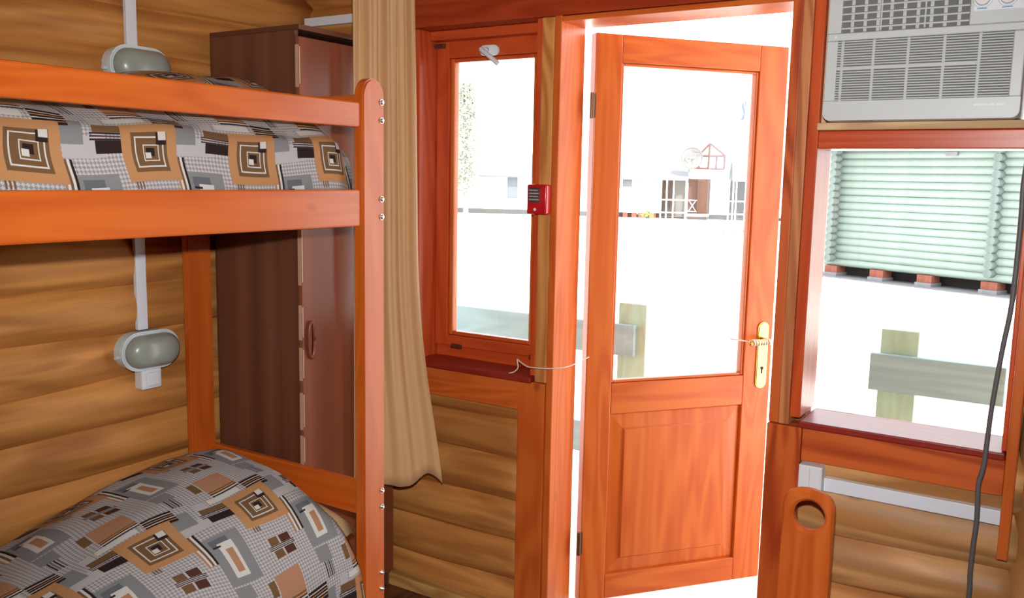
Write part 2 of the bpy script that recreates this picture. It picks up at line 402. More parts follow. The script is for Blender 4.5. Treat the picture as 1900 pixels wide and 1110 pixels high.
bx('baseboard_front', 'base', None, -2.54, -1.562, 2.488, 2.535, 0, .048, bev=.006, kind='structure')
def trim(n, mat, *a, **kw): return bx('trim_%d' % n, mat, None, *a, kind='structure', **kw)
trim(1, 'header', -2.05, -.703, 2.52, 2.60, 2.068, 2.27, grain='x')                # header over window and door
trim(2, 'red', -1.5195, -1.4975, 2.535, 2.60, .892, 2.067, grain='z')
trim(3, 'natural', -1.4965, -1.4515, 2.528, 2.60, .874, 2.067, grain='z')
trim(4, 'orange', -1.4505, -1.425, 2.528, 2.69, 0, 2.076, grain='z')             # hinge-side door jamb
trim(5, 'orange', -1.557, -1.4515, 2.522, 2.60, 0, .872, grain='z')
trim(6, 'orange', -1.4245, -.7025, 2.528, 2.69, 2.050, 2.0665, grain='x')        # door head
trim(7, 'casing', -.702, -.6735, 2.528, 2.69, .869, 2.4, grain='z')
trim(8, 'worn', -.673, -.6435, 2.524, 2.60, .869, 2.4, grain='z')
trim(9, 'red', -.643, -.6135, 2.530, 2.698, .892, 2.4, grain='z')
trim(10, 'casing', -.702, -.604, 2.516, 2.60, 0, .868, grain='z')
trim(11, 'casing', -.603, -.0945, 2.526, 2.60, .771, .8675, grain='x')           # apron board, second window
trim(12, 'orange', -2.05, -1.558, 2.526, 2.60, .767, .8665, grain='x')           # apron board, first window
trim(13, 'red', -.6133, -.0945, 2.530, 2.69, 1.652, 1.700, grain='x')             # rail under the air conditioner
trim(14, 'shelf', -.613, -.0945, 2.505, 2.69, 1.7005, 1.7205, grain='x')
trim(15, 'orange', -.0935, -.068, 2.505, 2.56, .610, 2.4, grain='z')
trim(16, 'shelf', -.6125, -.600, 2.548, 2.69, 1.721, 2.08, grain='z', bev=.001)
trim(17, 'orange', -.702, -.676, 2.6005, 2.69, 0, .868, grain='z')

# ------------------------------------------------------------------ window 1 (narrow, with inward sash)
w1 = root('window_1', (-1.76, 2.6, .868), kind='structure')
bx('sill', 'sill', w1, -2.045, -1.5025, 2.512, 2.66, .868, .888, bev=.005)
bx('jamb', 'red', w1, -2.045, -2.004, 2.54, 2.69, .887, 2.068, grain='z')
bx('jamb', 'red', w1, -1.518, -1.50, 2.601, 2.69, .887, 2.068, grain='z')
bx('head', 'red', w1, -2.003, -1.519, 2.601, 2.69, 2.0355, 2.068)
bx('frame_rail', 'red', w1, -2.003, -1.519, 2.652, 2.69, .887, .9312)
sash = root('sash', (-1.76, 2.65, .931)); sash.parent = w1; sash.location = Vector((-1.76, 2.65, .931))-ORG['window_1']
del_s = bx('stile', 'red', sash, -2.002, -1.947, 2.640, 2.684, .931, 2.0358, grain='z')
bx('stile', 'red', sash, -1.580, -1.5195, 2.640, 2.684, .931, 2.0358, grain='z')
bx('rail', 'red', sash, -1.946, -1.581, 2.640, 2.684, .9305, .970)
bx('rail', 'red', sash, -1.946, -1.581, 2.640, 2.684, 1.976, 2.0358)
for a in ((-1.946, -1.930, .9705, 1.9755, 'z'), (-1.597, -1.581, .9705, 1.9755, 'z'), (-1.9295, -1.5975, .9705, .9845, 'x'), (-1.9295, -1.5975, 1.962, 1.9755, 'x')):
    bx('glazing_bead', 'orange' if a[4] == 'z' else 'red', sash, a[0], a[1], 2.648, 2.680, a[2], a[3], grain=a[4], bev=.004)
bx('pane', 'glass', sash, -1.932, -1.594, 2.660, 2.664, .982, 1.964, bev=0)
bm = bmesh.new()
n = 20
for i in range(2): pass
pts = [(-1.768+math.copysign(.020, math.cos(t))+.018*math.cos(t), 1.993+.018*math.sin(t)) for t in [2*math.pi*k/24+.01 for k in range(24)]]
prism(bm, pts, 'y', 2.624, 2.640, .003)
hp = obj('handle_plate', bm, 'white', w1, None)
bm = bmesh.new()
cyl(bm, (-1.776, 2.626, 1.993), (-1.776, 2.598, 1.990), .011)
tube(bm, smooth_path([(-1.782, 2.597, 1.994), (-1.765, 2.592, 1.984), (-1.735, 2.590, 1.963), (-1.705, 2.590, 1.940)]), .0085, 10)
obj('handle_lever', bm, 'white', hp, None, True)
for (x, z) in ((-1.985, 2.02), (-1.535, 2.02), (-1.90, .932), (-1.56, .932)):
    bm = bmesh.new(); box(bm, x-.022, x+.022, 2.630, 2.642, z-.008, z+.008, .002); cyl(bm, (x-.018, 2.628, z), (x+.018, 2.628, z), .006, n=10)
    obj('hinge', bm, 'darkmetal', w1)

# ------------------------------------------------------------------ window 2 (fixed pane under the air conditioner)
w2 = root('window_2', (-.36, 2.6, .868), kind='structure')
bx('sill', 'sill', w2, -.612, -.096, 2.512, 2.70, .868, .888, bev=.004)
bx('jamb', 'red', w2, -.1065, -.0945, 2.53, 2.70, .889, 1.651, grain='z')
bx('pane', 'glass', w2, -.6125, -.107, 2.686, 2.690, .888, 1.652, bev=0)

# ------------------------------------------------------------------ door leaf, standing open outwards
TH = R(51.2)
d1 = root('door_1', (-1.386, 2.694, .045), TH, kind='structure')
W, T0, T1 = .752, .0, .042                # local x along the leaf, y from the inner face outwards
ZT = 1.992                                # leaf height; local z = world z - .045
def lz(z): return z-.045
bx('stile', 'door', d1, 0, .098, T0, T1, 0, ZT, grain='z')
bx('stile', 'door', d1, .636, W, T0, T1, 0, ZT, grain='z')
bx('rail', 'door', d1, .0985, .6355, T0, T1, lz(1.946), ZT)
bx('rail', 'door', d1, .0985, .6355, T0, T1, lz(.735), lz(.846))
bx('rail', 'door', d1, .0985, .6355, T0, T1, 0, lz(.135))
bx('panel_back', 'door', d1, .099, .635, .016, .030, lz(.1355), lz(.7345), grain='z', bev=0)
bm = bmesh.new()                          # raised field with sloped shoulders
def fld(x0, x1, z0, z1, y): return [bm.verts.new(p) for p in ((x0, y, z0), (x1, y, z0), (x1, y, z1), (x0, y, z1))]
a = fld(.100, .634, lz(.137), lz(.733), .0155); b = fld(.104, .630, lz(.141), lz(.729), .0135); c_ = fld(.152, .584, lz(.190), lz(.680), .008); d = fld(.158, .578, lz(.196), lz(.674), .0015)
for A, B in ((a, b), (b, c_), (c_, d)):
    for i in range(4): bm.faces.new((A[i], A[(i+1) % 4], B[(i+1) % 4], B[i]))
bm.faces.new(d)
obj('raised_panel', bm, 'door', d1, 'z')
for a in ((.0985, .108, .847, 1.945, 'z'), (.626, .6355, .847, 1.945, 'z'), (.1085, .6255, .847, .856, 'x'), (.1085, .6255, 1.936, 1.945, 'x')):
    bx('glazing_bead', 'door', d1, a[0], a[1], .006, .036, lz(a[2]), lz(a[3]), grain=a[4], bev=.003)
bx('pane', 'glass', d1, .104, .630, .019, .023, lz(.851), lz(1.941), bev=0)
bm = bmesh.new()
pts = []
for k in range(13):
    t = math.pi*k/12; pts.append((.709+.023*math.cos(t), lz(1.022)+.023*math.sin(t)))
for k in range(13):
    t = math.pi+math.pi*k/12; pts.append((.709+.023*math.cos(t), lz(.818)+.023*math.sin(t)))
prism(bm, pts, 'y', -.008, -.0005, .003)
pl = obj('handle_plate', bm, 'brass', d1)
bm = bmesh.new(); cyl(bm, (.709, -.006, lz(.978)), (.709, -.045, lz(.978)), .010, n=14)
tube(bm, smooth_path([(.712, -.048, lz(.978)), (.690, -.053, lz(.980)), (.655, -.054, lz(.981)), (.622, -.050, lz(.976))]), .0085, 10)
obj('lever', bm, 'brass', pl, None, True)
bm = bmesh.new(); cyl(bm, (.709, -.0095, lz(.872)), (.709, -.007, lz(.872)), .006, n=12); box(bm, .7065, .7115, -.0095, -.007, lz(.852), lz(.871), 0)
obj('keyhole', bm, 'black', pl)
for z in (1.035, .808):
    bm = bmesh.new(); cyl(bm, (.709, -.0105, lz(z)), (.709, -.007, lz(z)), .004, n=10); obj('screw', bm, 'steel', pl)
for z in (1.80, .27):
    bm = bmesh.new(); cyl(bm, (-.010, -.004, lz(z-.042)), (-.010, -.004, lz(z+.042)), .007, n=12); box(bm, -.010, .004, -.004, .0, lz(z-.04), lz(z+.04), 0)
    obj('hinge', bm, 'darkmetal', d1)
# string knotted round the lever
c51, s51 = math.cos(TH), math.sin(TH)
def dw(x, y, z): return (-1.386+x*c51-y*s51, 2.694+x*s51+y*c51, z)
bm = bmesh.new()
pts = []
for k in range(60):
    t = k/59; x = .63+.075*t; a = t*2*math.pi*7
    pts.append(dw(x, -.053+.0105*math.cos(a), .979+.0105*math.sin(a)))
pts = [dw(.560, -.02, .990), dw(.600, -.03, .985)]+pts+[dw(.716, -.045, .968), dw(.722, -.02, .975)]
tube(bm, pts, .0028, 6)
obj('string', bm, 'string', None, None, True, label='white string wound round the brass lever of the open door', cat='string')

# ------------------------------------------------------------------ bunk bed
XF, XR = -1.703, -2.453
bed = root('bunk_bed', (-2.09, 1.0, 0), label='orange varnished wooden bunk bed with bolted posts and side rails along the log wall', cat='bunk bed')
def post(x0, x1, y0, y1, top):
    bm = bmesh.new(); c = (y0+y1)/2; hw = (y1-y0)/2
    pts = [(y0, 0), (y1, 0), (y1, top-.046)]
    for k in range(1, 12):
        t = math.pi*k/12; pts.append((c+hw*math.cos(t)*.97, top-.046+.046*math.sin(t)))
    pts.append((y0, top-.046))
    prism(bm, pts, 'x', x0, x1, .005)
    return obj('post', bm, 'bed', bed, 'z')
post(-1.740, XF, 1.907, 2.0, 1.827)
post(-2.483, XR, 1.889, 1.985, 1.827)
post(-1.740, XF, .05, .143, 1.827)
post(-2.483, XR, .05, .143, 1.827)
for (z0, z1, nm) in ((1.689, 1.759, 'guard_rail'), (1.412, 1.516, 'side_rail'), (.235, .335, 'side_rail')):
    bx(nm, 'bed', bed, -1.738, -1.712, .1435, 1.9065, z0, z1, grain='y', bev=.005)
    bx(nm, 'bed', bed, -2.478, -2.458, .1435, 1.8885, z0, z1, grain='y', bev=.005)
for (z0, z1) in ((1.70, 1.785), (1.412, 1.516), (.524, .629), (.27, .375)):
    bx('end_rail', 'bed', bed, XR+.0005, -1.7405, 1.962, 1.985, z0, z1, grain='x', bev=.004)
    bx('end_rail', 'bed', bed, XR+.0005, -1.7405, .07, .095, z0, z1, grain='x', bev=.004)
for i in range(13):
    for z in (1.415, .245):
        y = .2+i*.135
        bx('slat', 'natural', bed, -2.457, -1.739, y, y+.07, z, z+.018, grain='x', bev=.002)
for z in (1.763, 1.712, 1.488, 1.437, .610, .559, .348, .296):
    bm = bmesh.new(); cyl(bm, (XF-.002, 1.984, z), (XF+.003, 1.984, z), .0085, n=16); cyl(bm, (XF+.003, 1.984, z), (XF+.008, 1.984, z), .0075, .004, n=16)
    cyl(bm, (XF+.004, 1.984, z), (XF+.0085, 1.984, z), .003, n=6)
    obj('bolt', bm, 'steel', bed)

def pillow_mesh(x0, x1, y0, y1, z0, z1, n=18):
    bm = bmesh.new(); 
    def P(i, j, s):
        a, b = i/n*2-1, j/n*2-1
        h = max(0, (1-abs(a)**3.2))**.5*max(0, (1-abs(b)**3.2))**.5
        k = 1-.06*(a*a)*(b*b)
        return ((x0+x1)/2+a*(x1-x0)/2*(1-.05*b*b), (y0+y1)/2+b*(y1-y0)/2*(1-.05*a*a), (z0+z1)/2+s*h*(z1-z0)/2)
    g = {}
    for s in (1, -1):
        for i in range(n+1):
            for j in range(n+1):
                if s < 0 and (i in (0, n) or j in (0, n)): g[i, j, s] = g[i, j, 1]
                else: g[i, j, s] = bm.verts.new(P(i, j, s))
    for s in (1, -1):
        for i in range(n):
            for j in range(n):
                f = [g[i, j, s], g[i+1, j, s], g[i+1, j+1, s], g[i, j+1, s]]
                bm.faces.new(f if s > 0 else f[::-1])
    return bm
m1 = bmesh.new(); box(m1, -2.445, -1.748, .16, 1.94, .264, .375, .03, 3)
obj('mattress', m1, 'cream', None, None, True, label='thin mattress on the lower bunk under the patchwork bedspread', cat='mattress')
m2 = bmesh.new(); box(m2, -2.43, -1.782, .17, 1.92, 1.434, 1.50, .03, 3)
obj('mattress', m2, 'mattress', None, None, True, label='thin mattress on the upper bunk under the patchwork bedspread', cat='mattress')
obj('pillow', pillow_mesh(-2.40, -1.757, 1.55, 1.957, .376, .585), 'cream', None, None, True, label='cream pillow with its corner showing at the end of the lower bunk', cat='pillow')
obj('pillow', pillow_mesh(-2.40, -1.78, 1.56, 1.955, 1.502, 1.66), 'cream', None, None, True, label='cream pillow hidden under the bedspread of the upper bunk', cat='pillow')

def sm(a, b, x):
    t = min(1, max(0, (x-a)/(b-a))) ; return t*t*(3-2*t)
def spread(name, prof, y0, y1, ny, label, voff, uoff, warp=0):
    rows = []
    for i in range(ny+1):
        y = y0+(y1-y0)*i/ny
        pts = smooth_path([(x, 0, z) for x, z in prof(y)], 5)
        rows.append([(Vector((p.x, y, p.z))) for p in pts])
    bm = bmesh.new(); lay = bm.loops.layers.uv.verify(); grid = []; uvs = []
    for i, r in enumerate(rows):
        s = 0; gv = []; gu = []
        for j, p in enumerate(r):
            if j: s += (p-r[j-1]).length
            wv = .0035*math.sin(p.y*23+j*.5)+.003*math.sin(p.y*11-j*.8+1)
            q = p+Vector((0, 0, wv*sm(.05, .3, s)))
            gv.append(bm.verts.new(q)); gu.append((p.y+uoff+.010*math.sin((s-.1)*30)*sm(.35, .2, s)*warp+.006*math.sin(p.y*9+s*14), s+voff+.006*math.sin(p.y*13)))
        grid.append(gv); uvs.append(gu)
    for i in range(ny):
        for j in range(len(grid[0])-1):
            f = bm.faces.new((grid[i][j], grid[i+1][j], grid[i+1][j+1], grid[i][j+1])); f.smooth = True
            for l, (a, b) in zip(f.loops, ((i, j), (i+1, j), (i+1, j+1), (i, j+1))): l[lay].uv = uvs[a][b]
    bmesh.ops.recalc_face_normals(bm, faces=bm.faces)
    o = obj(name, bm, 'spread', None, None, True, label=label, cat='bedspread')
    md = o.modifiers.new('thickness', 'SOLIDIFY'); md.thickness = .006; md.offset = -1
    return o
def prof_low(y):
    hb = .40+.10*sm(.7, 1.75, y)-.03*sm(1.86, 1.90, y)
    dh = .07+.12*sm(.7, 1.7, y)-.10*sm(1.80, 1.90, y)
    e = sm(1.84, 1.90, y)
    return [(-1.694, .15), (-1.692, .27), (-1.697-.02*e, hb-.08), (-1.735-.03*e, hb), (-1.83-.02*e, hb+.55*dh), (-1.98, hb+.9*dh), (-2.13, hb+dh), (-2.29, hb+.92*dh), (-2.40, hb+.62*dh), (-2.452, hb+.25*dh), (-2.457, hb-.10)]
spread('bedspread', prof_low, .16, 1.90, 60, 'grey and tan patchwork bedspread heaped over the lower bunk', .04, .2)
def prof_up(y):
    dh = .05+.09*sm(1.2, 1.62, y)-.03*sm(1.85, 1.93, y)
    e = sm(1.86, 1.925, y)
    return [(-1.757-.05*e, 1.445), (-1.748-.03*e, 1.50), (-1.746-.03*e, 1.57-.02*e), (-1.757-.03*e, 1.635-.04*e), (-1.80-.02*e, 1.672-.04*e), (-1.90, 1.685+.4*dh-.04*e), (-2.05, 1.69+.85*dh-.03*e), (-2.18, 1.69+dh-.03*e), (-2.32, 1.67+.8*dh), (-2.42, 1.62+.4*dh), (-2.45, 1.52)]
spread('bedspread', prof_up, .16, 1.94, 60, 'grey and tan patchwork bedspread on the upper bunk behind the guard rail', .045, .010, 1)

# ------------------------------------------------------------------ wardrobe in the corner
wd = root('wardrobe', (-2.29, 2.27, 0), label='tall narrow brown laminate wardrobe in the corner beyond the bunk bed', cat='wardrobe')
bx('side_panel', 'ward', wd, -2.493, -2.0985, 2.035, 2.051, 0, 2.000, grain='z', bev=.001)
bx('side_panel', 'ward', wd, -2.493, -2.0985, 2.480, 2.496, 0, 2.000, grain='z', bev=.001)
bx('back_panel', 'ward', wd, -2.493, -2.485, 2.0515, 2.4795, 0, 2.000, grain='z', bev=0)
bx('top_board', 'ward', wd, -2.493, -2.080, 2.035, 2.496, 2.0005, 2.016, grain='y', bev=.001)
bx('base_board', 'ward', wd, -2.4845, -2.10, 2.0515, 2.4795, .06, .076, grain='y', bev=.001)
bx('plinth', 'ward', wd, -2.125, -2.11, 2.0515, 2.4795, 0, .0595, grain='y', bev=.001)
dr = bx('door', 'wdoor', wd, -2.098, -2.082, 2.037, 2.494, .065, 1.980, grain='z', bev=.002)
for (z0, z1) in ((1.825, 1.955), (1.20, 1.45), (1.02, 1.135), (.885, .995), (.72, .845), (.60, .70)):
    bx('edge_strip', 'strip', dr, -2.0968, -2.0835, 2.0352, 2.0368, z0, z1, bev=0)
    bx('edge_strip', 'strip', dr, -2.0818, -2.0812, 2.0372, 2.0412, z0+.01, z1-.006, bev=0)
bm = bmesh.new()
for rr in range(24):
    pass
ring = [(-2.074+.008*math.cos(k*2*math.pi/24)*0, 2.069+.013*math.cos(k*2*math.pi/24), 1.018+.060*math.sin(k*2*math.pi/24)) for k in range(25)]
tube(bm, ring, .0055, 8)
pts = [(2.069+.0125*math.cos(2*math.pi*k/20), 1.018+.058*math.sin(2*math.pi*k/20)) for k in range(20)]
prism(bm, pts, 'x', -2.0815, -2.077, 0)
obj('handle', bm, 'handle', dr, None, True)

# ------------------------------------------------------------------ curtain
def curtain():
    bm = bmesh.new(); lay = bm.loops.layers.uv.verify(); nu, nv = 90, 46; g = []
    for j in range(nv+1):
        t = j/nv; zt = 2.36
        row = []
        for i in range(nu+1):
            s = i/nu
            hem = .475+.012*math.sin(s*9)+.012*s
            if s > .72: hem += .022*math.sin((s-.72)/.28*math.pi)-.012*(s-.72)/.28
            z = zt+(hem-zt)*t
            xl, yl = -2.055-.0*t, 2.245+.0*t
            flare = sm(.55, 1.0, t)
            xr, yr = -1.945+.032*t+.100*flare*t**2, 2.425+.012*t
            x = xl+(xr-xl)*s; y = yl+(yr-yl)*s
            amp = (.018*(1-.35*t))*(1-.25*flare)
            f = math.sin(s*2*math.pi*(4.2-1.2*s)+1.1*math.sin(t*2.6)+.5)+.5*math.sin(s*2*math.pi*7.3+2.2*t+1.2)*(1-.5*t)+.2*math.sin(s*2*math.pi*13+3*t)*max(0,1-1.8*t)
            pinch = 1+.5*math.exp(-((t-.03)/.05)**2)*math.sin(s*40)
            nx, ny = .85, -.53
            x += nx*amp*f*pinch; y += ny*amp*f*pinch
            y = min(y, 2.487)
            if x < -2.062: x = -2.062
            row.append(bm.verts.new((x, y, z)))
        g.append(row)
    for j in range(nv):
        for i in range(nu):
            f = bm.faces.new((g[j][i], g[j+1][i], g[j+1][i+1], g[j][i+1])); f.smooth = True
            for l, (b, a) in zip(f.loops, ((j, i), (j+1, i), (j+1, i+1), (j, i+1))): l[lay].uv = (a/nu*.9, 1.9*b/nv)
    bmesh.ops.recalc_face_normals(bm, faces=bm.faces)
    o = obj('curtain', bm, 'curtain', None, None, True, label='golden beige fabric curtain gathered beside the narrow window', cat='curtain')
    md = o.modifiers.new('thickness', 'SOLIDIFY'); md.thickness = .002
    return o
curtain()
bm = bmesh.new(); tube(bm, [(-2.09, 2.20, 2.372), (-2.05, 2.26, 2.372), (-1.94, 2.43, 2.372), (-1.4, 2.47, 2.372), (-.9, 2.47, 2.372), (-.72, 2.47, 2.372)], .011, 12)
for x in (-1.2, -.8): box(bm, x-.012, x+.012, 2.46, 2.64, 2.36, 2.385, .002)
obj('curtain_rod', bm, 'steel', None, None, True, label='steel curtain rod above the window and door', cat='curtain rod')

# ------------------------------------------------------------------ bulkhead lamps, cable ducts, switch on the log wall
def lamp(y, z, label):
    L = root('bulkhead_lamp', (-2.552, y, z-.06), label=label, cat='lamp', group='oval bulkhead lamps on the log wall')
    def stad(hw, hh, n=14):
        p = []
        for k in range(n+1):
            t = -math.pi/2+math.pi*k/n; p.append((y+hw-hh+hh*math.cos(t), z+hh*math.sin(t)))
        for k in range(n+1):
            t = math.pi/2+math.pi*k/n; p.append((y-hw+hh+hh*math.cos(t), z+hh*math.sin(t)))
        return p
    bm = bmesh.new(); prism(bm, stad(.104, .060), 'x', -2.560, -2.520, .004); autosmooth(obj('housing', bm, 'lampbase', L))
    bm = bmesh.new(); prism(bm, stad(.108, .064), 'x', -2.5195, -2.505, .004); autosmooth(obj('rim', bm, 'lampbase', L))
    bm = bmesh.new(); rings = []
    for k in range(9):
        a = math.pi/2*k/8; s = math.cos(a)**.6 if k < 8 else 0; x = -2.5045+.046*math.sin(a)
        rings.append([bm.verts.new((x, y+(p-y)*(s if k else 1), z+(q-z)*(s if k else 1))) for p, q in stad(.098, .054)] if k < 8 else [bm.verts.new((x, y, z))])
    n = len(rings[0])
    for A, B in zip(rings[:8], rings[1:8]):
        for i in range(n): bm.faces.new((A[i], A[(i+1) % n], B[(i+1) % n], B[i]))
    for i in range(n): bm.faces.new((rings[7][i], rings[7][(i+1) % n], rings[8][0]))
    bm.faces.new(rings[0][::-1]); bmesh.ops.recalc_face_normals(bm, faces=bm.faces)
    obj('glass_cover', bm, 'lampglass', L, None, True)
    for s in (-1, 1):
        bm = bmesh.new(); cyl(bm, (-2.53, y+s*.104, z-.012), (-2.53, y+s*.118, z-.012), .006, n=10); obj('clip', bm, 'lampbase', L)
lamp(1.782, .977, 'oval grey bulkhead lamp with white rim above a small switch, under the upper bunk')
lamp(1.782, 1.877, 'oval grey bulkhead lamp half hidden behind the upper guard rail')
def duct(name, label, x0, x1, y0, y1, z0, z1, ax, mat='cable_white'):
    r_ = root(name, ((x0+x1)/2, (y0+y1)/2, z0), label=label, cat='cable duct')
    if ax == 'z' or ax == 'y':
        e = .006
        if ax == 'z':
            bx('channel', mat, r_, x0, x1-.004, y0+.002, y1-.002, z0, z1, 'z', .001); bx('lid', mat, r_, x1-.0038, x1, y0, y1, z0, z1, 'z', .0015)
    else:
        bx('channel', mat, r_, x0, x1, y0+.0042, y1, z0+.002, z1-.002, 'x', .001); bx('lid', mat, r_, x0, x1, y0, y0+.004, z0, z1, 'x', .0015)
    return r_
duct('cable_duct', 'white vertical cable duct running up from the upper lamp', -2.556, -2.538, 1.757, 1.794, 1.942, 2.515, 'z')
duct('cable_duct', 'white vertical cable duct between the two lamps under the upper bunk', -2.556, -2.538, 1.757, 1.794, 1.042, 1.810, 'z')
sw = root('switch_box', (-2.55, 1.79, .845), label='small white square switch box just below the lower lamp', cat='switch')
bx('body', 'white', sw, -2.557, -2.515, 1.748, 1.823, .846, .912, 'z', .006)
bx('rocker', 'white', sw, -2.5148, -2.509, 1.762, 1.812, .857, .902, 'z', .004)
duct('cable_duct', 'pale horizontal cable duct on the front wall above the wardrobe', -2.54, -2.06, 2.515, 2.552, 2.108, 2.140, 'x')

# ------------------------------------------------------------------ air conditioner
ac = root('air_conditioner', (-.36, 2.5, 1.721), label='white window air conditioner with slatted grille above the square window', cat='air conditioner')
X0, X1, Z0, Z1, YF = -.588, -.134, 1.7215, 2.085, 2.455
XL = X1-X0
bm = bmesh.new(); box(bm, X0, X1, YF+.012, 2.72, Z0, Z1, .014, 4); autosmooth(obj('casing', bm, 'ac', ac))
gx0, gx1, gz0, gz1 = X0+.028, X1-.026, 1.772, 1.925
# front fascia, built as frame pieces round the two grilles
rc = .018
lo = [(X1, gz0), (X0, gz0)]+[(X0+rc-rc*math.cos(t), Z0+.001+rc-rc*math.sin(t)) for t in [math.pi/2*k/6 for k in range(7)]]+[(X1-rc+rc*math.sin(t), Z0+.001+rc-rc*math.cos(t)) for t in [math.pi/2*k/6 for k in range(7)]]
bm = bmesh.new(); prism(bm, lo, 'y', YF, YF+.0118, .0025); obj('fascia', bm, 'ac', ac)
for a in ((X0, gx0, gz0+.0002, gz1), (gx1, X1, gz0+.0002, gz1), (X0, X1, gz1+.0002, 1.944), (X0, X0+.034, 1.9442, Z1-.01), (-.258, X1, 1.9442, Z1-.01), (X0+.0342, -.2582, 2.055, Z1-.01)):
    bm = bmesh.new(); box(bm, a[0], a[1], YF, YF+.0118, a[2], a[3], .0025); obj('fascia', bm, 'ac', ac)
bx('grille_recess', 'ac_dark', ac, gx0, gx1, YF+.0085, YF+.0119, gz0, gz1, bev=0)
ns = 24
for i in range(ns):
    z = gz0+(i+.5)*(gz1-gz0)/ns
    bm = bmesh.new(); prism(bm, [(YF+.001, z-.0016), (YF+.007, z+.0004), (YF+.007, z+.0026), (YF+.001, z+.0012)], 'x', gx0, gx1)
    obj('slat', bm, 'ac_slat', ac)
for x in (gx0+.012, gx0+.088, gx0+.170, gx0+.252, gx1-.070):
    bx('mullion', 'ac_slat', ac, x-.0035, x+.0035, YF+.0035, YF+.0083, gz0, gz1, 'z', .0005)
bx('crossbar', 'ac_slat', ac, gx0, gx1-.073, YF+.002, YF+.0083, 1.852, 1.858, 'x', .0005)
bx('outlet_recess', 'ac_dark', ac, X0+.0345, -.2585, YF+.0085, YF+.0119, 1.945, 2.0548, bev=0)
for i in range(6):
    z = 1.955+i*.018
    bm = bmesh.new(); prism(bm, [(YF+.000, z-.002), (YF+.008, z+.002), (YF+.008, z+.005), (YF+.000, z+.002)], 'x', X0+.0345, -.2585); obj('louvre', bm, 'ac_slat', ac)
for i in range(9):
    x = X0+.055+i*.031
    bm = bmesh.new(); box(bm, x, x+.008, YF+.0075, YF+.0083, 1.946, 2.054, 0); obj('vane', bm, 'ac_slat', ac)
for x in (X0+.13, X0+.232): bx('outlet_mullion', 'ac_slat', ac, x-.002, x+.002, YF-.001, YF+.0084, 1.945, 2.0548, 'z', .0005)
pn = bx('control_panel', 'white', ac, -.250, X1+-.006, YF-.0015, YF-.0002, 1.975, 2.07, 'x', .0005)
for (x0, x1) in ((-.243, -.222), (-.190, -.168)): bx('blue_mark', 'blue', pn, x0, x1, YF-.0022, YF-.0016, 1.979, 1.9815, bev=0)
for x in (-.232, -.179):
    bm = bmesh.new(); cyl(bm, (x, YF-.0016, 2.003), (x, YF-.012, 2.003), .017, .015, 24); obj('knob', bm, 'white', pn)
    bm = bmesh.new(); tube(bm, [(x+.021*math.cos(t), YF-.0018, 2.003+.021*math.sin(t)) for t in [k*2*math.pi/24 for k in range(25)]], .0006, 5); obj('dial_mark', bm, 'greyprint', pn)
bm = bmesh.new()
x = -.232
for wd_ in (.006, .004, .005, .004, .004, .005, -.004, .004, .005, .004, -.004, .004, .006, .004, .004):
    if wd_ > 0: box(bm, x, x+wd_-.001, YF-.0008, YF-.0001, 1.7525, 1.7565, 0)
    x += abs(wd_)
obj('maker_mark', bm, 'white', ac)
bm = bmesh.new(); cyl(bm, (X0+.022, YF-.001, 1.935), (X0+.022, YF+.002, 1.935), .003, n=10); obj('clip', bm, 'white', ac)

# ------------------------------------------------------------------ fire alarm call point
al = root('alarm_call_point', (-1.48, 2.52, 1.44), label='red fire alarm call point on the strip between window and door', cat='fire alarm')
bm = bmesh.new(); box(bm, -1.520, -1.446, 2.492, 2.5275, 1.440, 1.537, .006, 3); autosmooth(obj('body', bm, 'alarm', al))
bx('label_plate', 'alarm_dark', al, -1.5135, -1.470, 2.4895, 2.4918, 1.478, 1.527, bev=.001)
for i, z in enumerate((1.516, 1.506, 1.496, 1.486)):
    bx('label_line', 'greyprint', al, -1.509, -1.476+.004*(i % 2), 2.4888, 2.4894, z, z+.0035, bev=0)
bx('clear_cover', 'glass', al, -1.517, -1.464, 2.4850, 2.4865, 1.474, 1.532, bev=0)
bm = bmesh.new(); cyl(bm, (-1.487, 2.492, 1.456), (-1.487, 2.489, 1.456), .0045, n=14); obj('test_led', bm, 'white', al)

# ------------------------------------------------------------------ wiring under the second window
jb = root('junction_box', (-.57, 2.52, .685), label='white junction box at the left end of the horizontal cable duct', cat='junction box')
bx('body', 'white', jb, -.602, -.537, 2.506, 2.56, .686, .765, 'z', .003)
bx('cover', 'white', jb, -.599, -.540, 2.5025, 2.5058, .688, .762, 'z', .0015)
bx('seam', 'greyprint', jb, -.5705, -.5695, 2.5020, 2.5024, .690, .760, 'z', 0)
duct('cable_duct', 'white horizontal cable duct below the square window', -.536, -.094, 2.530, 2.56, .692, .731, 'x')
cab = [(-.1115, 2.47, 1.715), (-.108, 2.468, 1.64), (-.111, 2.462, 1.562), (-.109, 2.46, 1.465), (-.111, 2.46, 1.282), (-.122, 2.46, 1.161), (-.133, 2.46, 1.009), (-.138, 2.46, .869), (-.146, 2.46, .811), (-.1425, 2.46, .727), (-.145, 2.46, .654), (-.146, 2.46, .582), (-.144, 2.46, .509), (-.15, 2.46, .3), (-.16, 2.47, .1), (-.18, 2.46, .010), (-.26, 2.40, .007)]
bm = bmesh.new(); tube(bm, smooth_path(cab, 5), .0062, 10)
obj('power_cable', bm, 'cable', None, None, True, label='grey power cable hanging from the air conditioner past the square window', cat='cable')
bm = bmesh.new()
tube(bm, smooth_path([(-1.585, 2.507, .896), (-1.566, 2.507, .902), (-1.550, 2.508, .918), (-1.553, 2.51, .936), (-1.560, 2.52, .945), (-1.545, 2.512, .940), (-1.515, 2.50, .933), (-1.496, 2.497, .930), (-1.442, 2.50, .932), (-1.40, 2.515, .936), (-1.375, 2.55, .940), (-1.36, 2.66, .955)]), .0022, 6)
